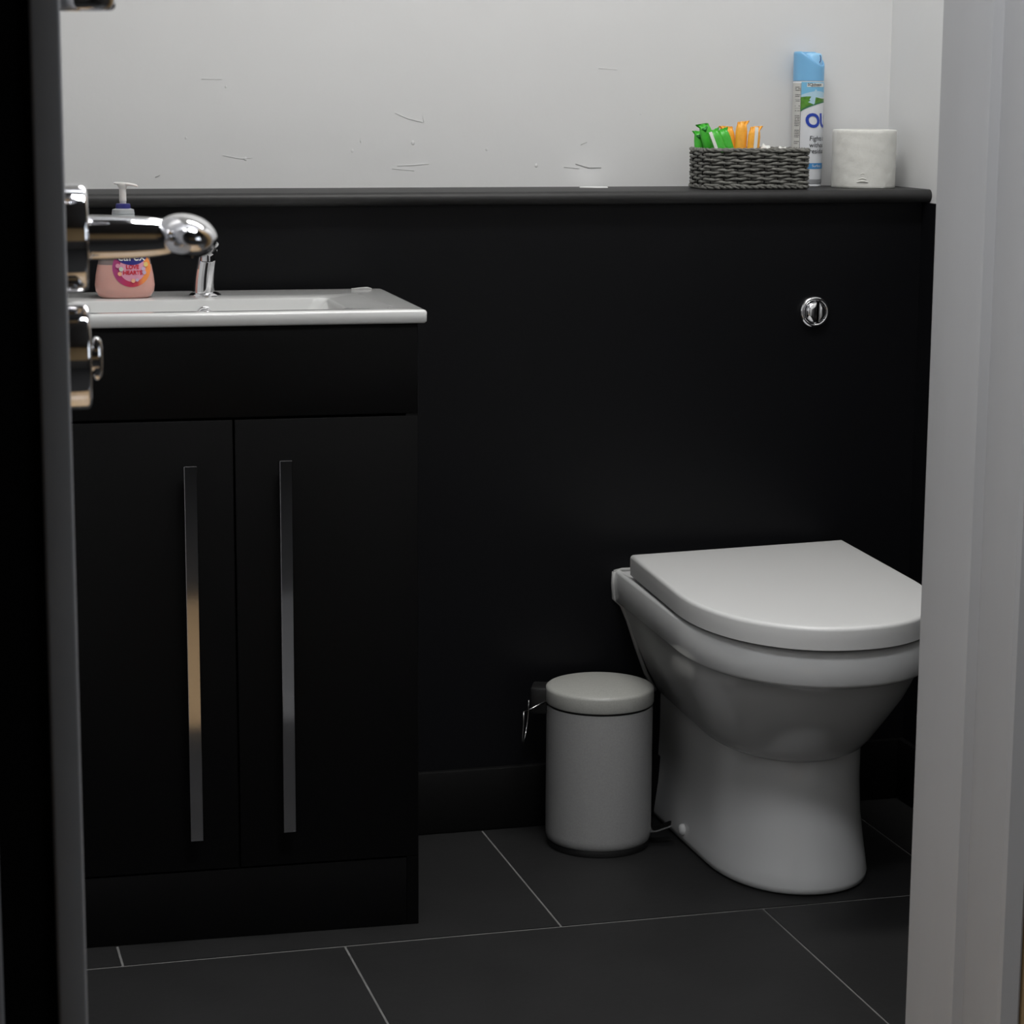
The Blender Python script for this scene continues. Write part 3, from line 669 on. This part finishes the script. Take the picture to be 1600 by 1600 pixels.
groups = [(3, .0024), (2, .0026), (1, .003), (1, .003), (1, .003), (7, .0026), (5, .0026), (2, .003), (6, .003)]
ycur = .1555
for cnt, st in groups:
    for q in range(cnt):
        if ycur < .03: break
        u = -.0235
        while u < U0-.0022:
            L_ = random.uniform(.0010, .0028); 
            if random.random() > .12: 
                e_ = min(u+L_, U0-.0016)
                vs = [bm.verts.new(p) for p in ((u, ycur, 0), (e_, ycur, 0), (e_, ycur+.0010, 0), (u, ycur+.0010, 0))]; bm.faces.new(vs)
            u += L_+.0005
        ycur -= st
    ycur -= .0046
wrap(bm, .0003); obj('small_print', bm, INK, side)
bm = bmesh.new()
for yy in (.1366, .1230): box(bm, -.0235, U0-.0008, yy, yy+.0004, -.00001, .00001)
box(bm, U0-.0006, U0, .012, .1625, -.00001, .00001)
bmesh.ops.subdivide_edges(bm, edges=bm.edges[:], cuts=3, use_grid_fill=True); wrap(bm, .0003); obj('rule_line', bm, INK, side)
fl_ = patch(U0, U1, k_(.012), k_(.1655), CANW, .00010, 'front_label', cn); fl_['label'] = 'front of the label with sky and hill picture'
patch(U0, U1, k_(.140), lambda t: .1645, SKYP, .0002, 'sky_print', fl_)
patch(U0+.0005, U1, lambda t: .144+.006*math.sin(t*3), lambda t: .1640-.001*t, SKYB, .0003, 'sky_print', fl_)
patch(U0, U1, lambda t: .1185+.0145*math.sin(min(t*1.1, 1)*PI/2)**.8, lambda t: .1405-.001*t+.0015*math.sin(t*6), HILL, .0004, 'hill_print', fl_)
patch(U0, U1, lambda t: .1175+.0145*math.sin(min(t*1.1, 1)*PI/2)**.8, lambda t: .1200+.0140*math.sin(min(t*1.1, 1)*PI/2)**.8, HILLD, .0005, 'hill_print', fl_)
bm = bmesh.new()
for tri in (((.002, .1365), (.0115, .1530), (.0140, .1520), (.0105, .1300)), ((.0000, .1330), (.0095, .1290), (.0105, .1400), (.004, .1350))):
    bm.faces.new([bm.verts.new((a_, b_, 0)) for a_, b_ in tri])
bmesh.ops.subdivide_edges(bm, edges=bm.edges[:], cuts=3, use_grid_fill=True); wrap(bm, .0007); obj('cloth_print', bm, SKYP, fl_)
def ctext(s, size, u, v, m, off=.0006, bold=0, align='LEFT', nm='lettering', sy=1.0, shear=0):
    b_ = text_mesh(s, size, bold, align, shear); 
    bmesh.ops.scale(b_, vec=(1, sy, 1), verts=b_.verts[:])
    bmesh.ops.translate(b_, verts=b_.verts[:], vec=(u, v, 0)); wrap(b_, off); return obj(nm, b_, m, fl_)
patch(-.0020, .0300, k_(.1565), k_(.1622), WHITEP, .0006, 'logo_field', fl_)
ctext('SCJohnson', .0054, -.0010, .1600, INK, .0009, .00014)
ctext('A family company', .0021, .0040, .1573, INK, .0009)
ctext('OUST', .0300, -.0022, .1030, INKB, .0007, .0010, sy=1.0, shear=-.12)
for s_, v_ in (('Fights odours', .0760), ('without', .0655), ('residual', .0560)): ctext(s_, .0105, .0035, v_, INK, .0006, .00006, shear=.1)
patch(.0020, U1, k_(.0285), k_(.0375), BANDB, .0005, 'blue_band', fl_)
ctext('Surface', .0060, .0090, .0330, WHITEP, .0009, nm='lettering')

# ------------------------------------------------------------------ toilet roll
RX, RY = .8165, .1200
tr = thing('toilet_roll', 'white toilet roll standing upright on the ledge near the side wall', 'toilet roll', (RX, RY, ZL))
bm = bmesh.new(); rs = []; n = 120; random.seed(11)
def rr_(i, z):
    a = 2*PI*i/n
    return .0502+.00016*math.sin(a*7+z*90)+.00014*math.sin(a*13-z*210)+.0002*math.sin(a*3+z*300)+random.uniform(-.00012, .00012)
for z in [0, .0008]+[.004+.0045*k for k in range(19)]+[.0895, .0905]:
    ins = .0012 if z in (0, .0905) else 0
    rs.append([((rr_(i, z)-ins)*math.cos(2*PI*i/n), (rr_(i, z)-ins)*math.sin(2*PI*i/n), z) for i in range(n)])
for r_ in (.045, .035, .0225): rs.append([((r_+.0003*math.sin(i*.9))*math.cos(2*PI*i/n), r_*math.sin(2*PI*i/n), .0905+.0004*(r_ > .03)) for i in range(n)])
for z in (.08, .005): rs.append([(.0222*math.cos(2*PI*i/n), .0222*math.sin(2*PI*i/n), z) for i in range(n)])
loft(bm, rs); obj('paper', bm, PAPER, tr, smooth=True, angle=60)
bm = bmesh.new(); lathe(bm, [(.0219, .002), (.0219, .0900), (.0209, .0900), (.0209, .002)], 48); obj('cardboard_core', bm, CARD, tr, smooth=True, angle=40)
ar = math.atan2(CAM.y-RY, CAM.x-RX)
bm = bmesh.new()
for dz, wv, rad in ((.0115, .009, .0016), (.0160, .006, .0010), (.0235, .0035, .0008)):
    pts = [((.0505)*math.cos(ar-.02+u_/.05), .0505*math.sin(ar-.02+u_/.05), dz+.0018*math.cos(u_/wv*PI/2)-.0018) for u_ in [wv*(k/8-1) for k in range(17)]]
    tube(bm, pts, [rad*(.4+.6*math.sin(PI*k/16)) for k in range(17)], 8)
obj('pinched_tab', bm, PAPER, tr, smooth=True)

# ------------------------------------------------------------------ open door at the left
DA = math.radians(-3.6)                # swing beyond square
dx, dy = CAM.x+0.0800, CAM.y+1.02      # right front corner of the leaf
dr = thing('door_1', 'open dark grey door seen edge on at the left with chrome lever handle', 'door', (dx, dy, 0), DA, kind='structure')
# local: +y runs along the leaf towards its hinges, -x into its thickness
bm = bmesh.new()
box(bm, -.0130, 0, 0, .030, .005, 1.98, bev=.0016, seg=3)
box(bm, -.044, -.037, 0, .030, .005, 1.98, bev=.0016, seg=3)
box(bm, -.044, 0, .0085, .715, .005, 1.98)
obj('door_leaf', bm, DOORM, dr, smooth=True, angle=30)
bxo('seal_strip', (-.0370, -.0130, .0040, .0084, .005, 1.98), STRIP, dr)
HZ, TZ = 1.0660, 1.0120
def rose(name, z, yc, parent):
    bm = bmesh.new(); lathe(bm, [(.0245, 0), (.0245, .0085), (.0240, .0097), (.0225, .0104), (.010, .0106)], 96, c=(0, yc, z), axis='X')
    return obj(name, bm, CHROME, parent, smooth=True, angle=50)
r1 = rose('handle_rose', HZ, .062, dr)
bm = bmesh.new()
pr_ = [(.0100, .0100), (.0102, .0125), (.0098, .030), (.0090, .0400), (.0082, .0455), (.0074, .0480), (.0068, .0520)]
lathe(bm, pr_, 48, c=(0, .062, HZ), axis='X')
hn = obj('handle_neck', bm, CHROME, dr, smooth=True, angle=60)
bm = bmesh.new(); rs = []
LVX = .0555
for k in range(25):       # lever grip: egg-shaped nose towards the camera, tapering away along the leaf
    t = k/24
    if t < .34:
        q = t/.34; y_ = -.0300*math.cos(q*PI/2); s_ = math.sin(q*PI/2)
    else:
        q = (t-.34)/.66; y_ = .110*q; s_ = 1-.42*q**.8
    if s_ < .02: s_ = .02
    if t > .97: s_ *= .5
    rs.append([(LVX-.0020*q*(t > .34)+.0138*s_*math.cos(a)-.0004, .060+y_, HZ+.0010-.006*(q if t > .34 else 0)+.0100*s_*math.sin(a)+.0016*s_*math.cos(a)*-1) for a in [2*PI*i/40 for i in range(40)]])
loft(bm, rs); obj('lever_grip', bm, CHROME, dr, smooth=True, angle=70)
r2 = rose('thumbturn_rose', TZ, .062, dr)
bm = bmesh.new(); lathe(bm, [(.0060, .0100), (.0060, .0140)], 32, c=(0, .062, TZ-.001), axis='X')
loft(bm, [[(x, .062+w_*math.cos(a), TZ-.001+h_*math.sin(a)) for a in [2*PI*i/32 for i in range(32)]] for x, w_, h_ in [(.0115, .004, .0085), (.0122, .005, .0098), (.0138, .0050, .0100), (.0152, .0040, .0085), (.0160, .002, .004)]])
obj('thumbturn', bm, CHROME, dr, smooth=True, angle=50)
bm = bmesh.new(); lathe(bm, [(.0120, 1.1700-.0015), (.0150, 1.1668), (.0163, 1.1680), (.0168, 1.1700), (.0168, 1.215), (.015, 1.217), (.004, 1.2175)], 64, c=(.0083, .045, 0))
tube(bm, [(0, .045, 1.20), (.012, .045, 1.20)], .009, 16)
obj('coat_hook', bm, CHROME, dr, smooth=True, angle=40)
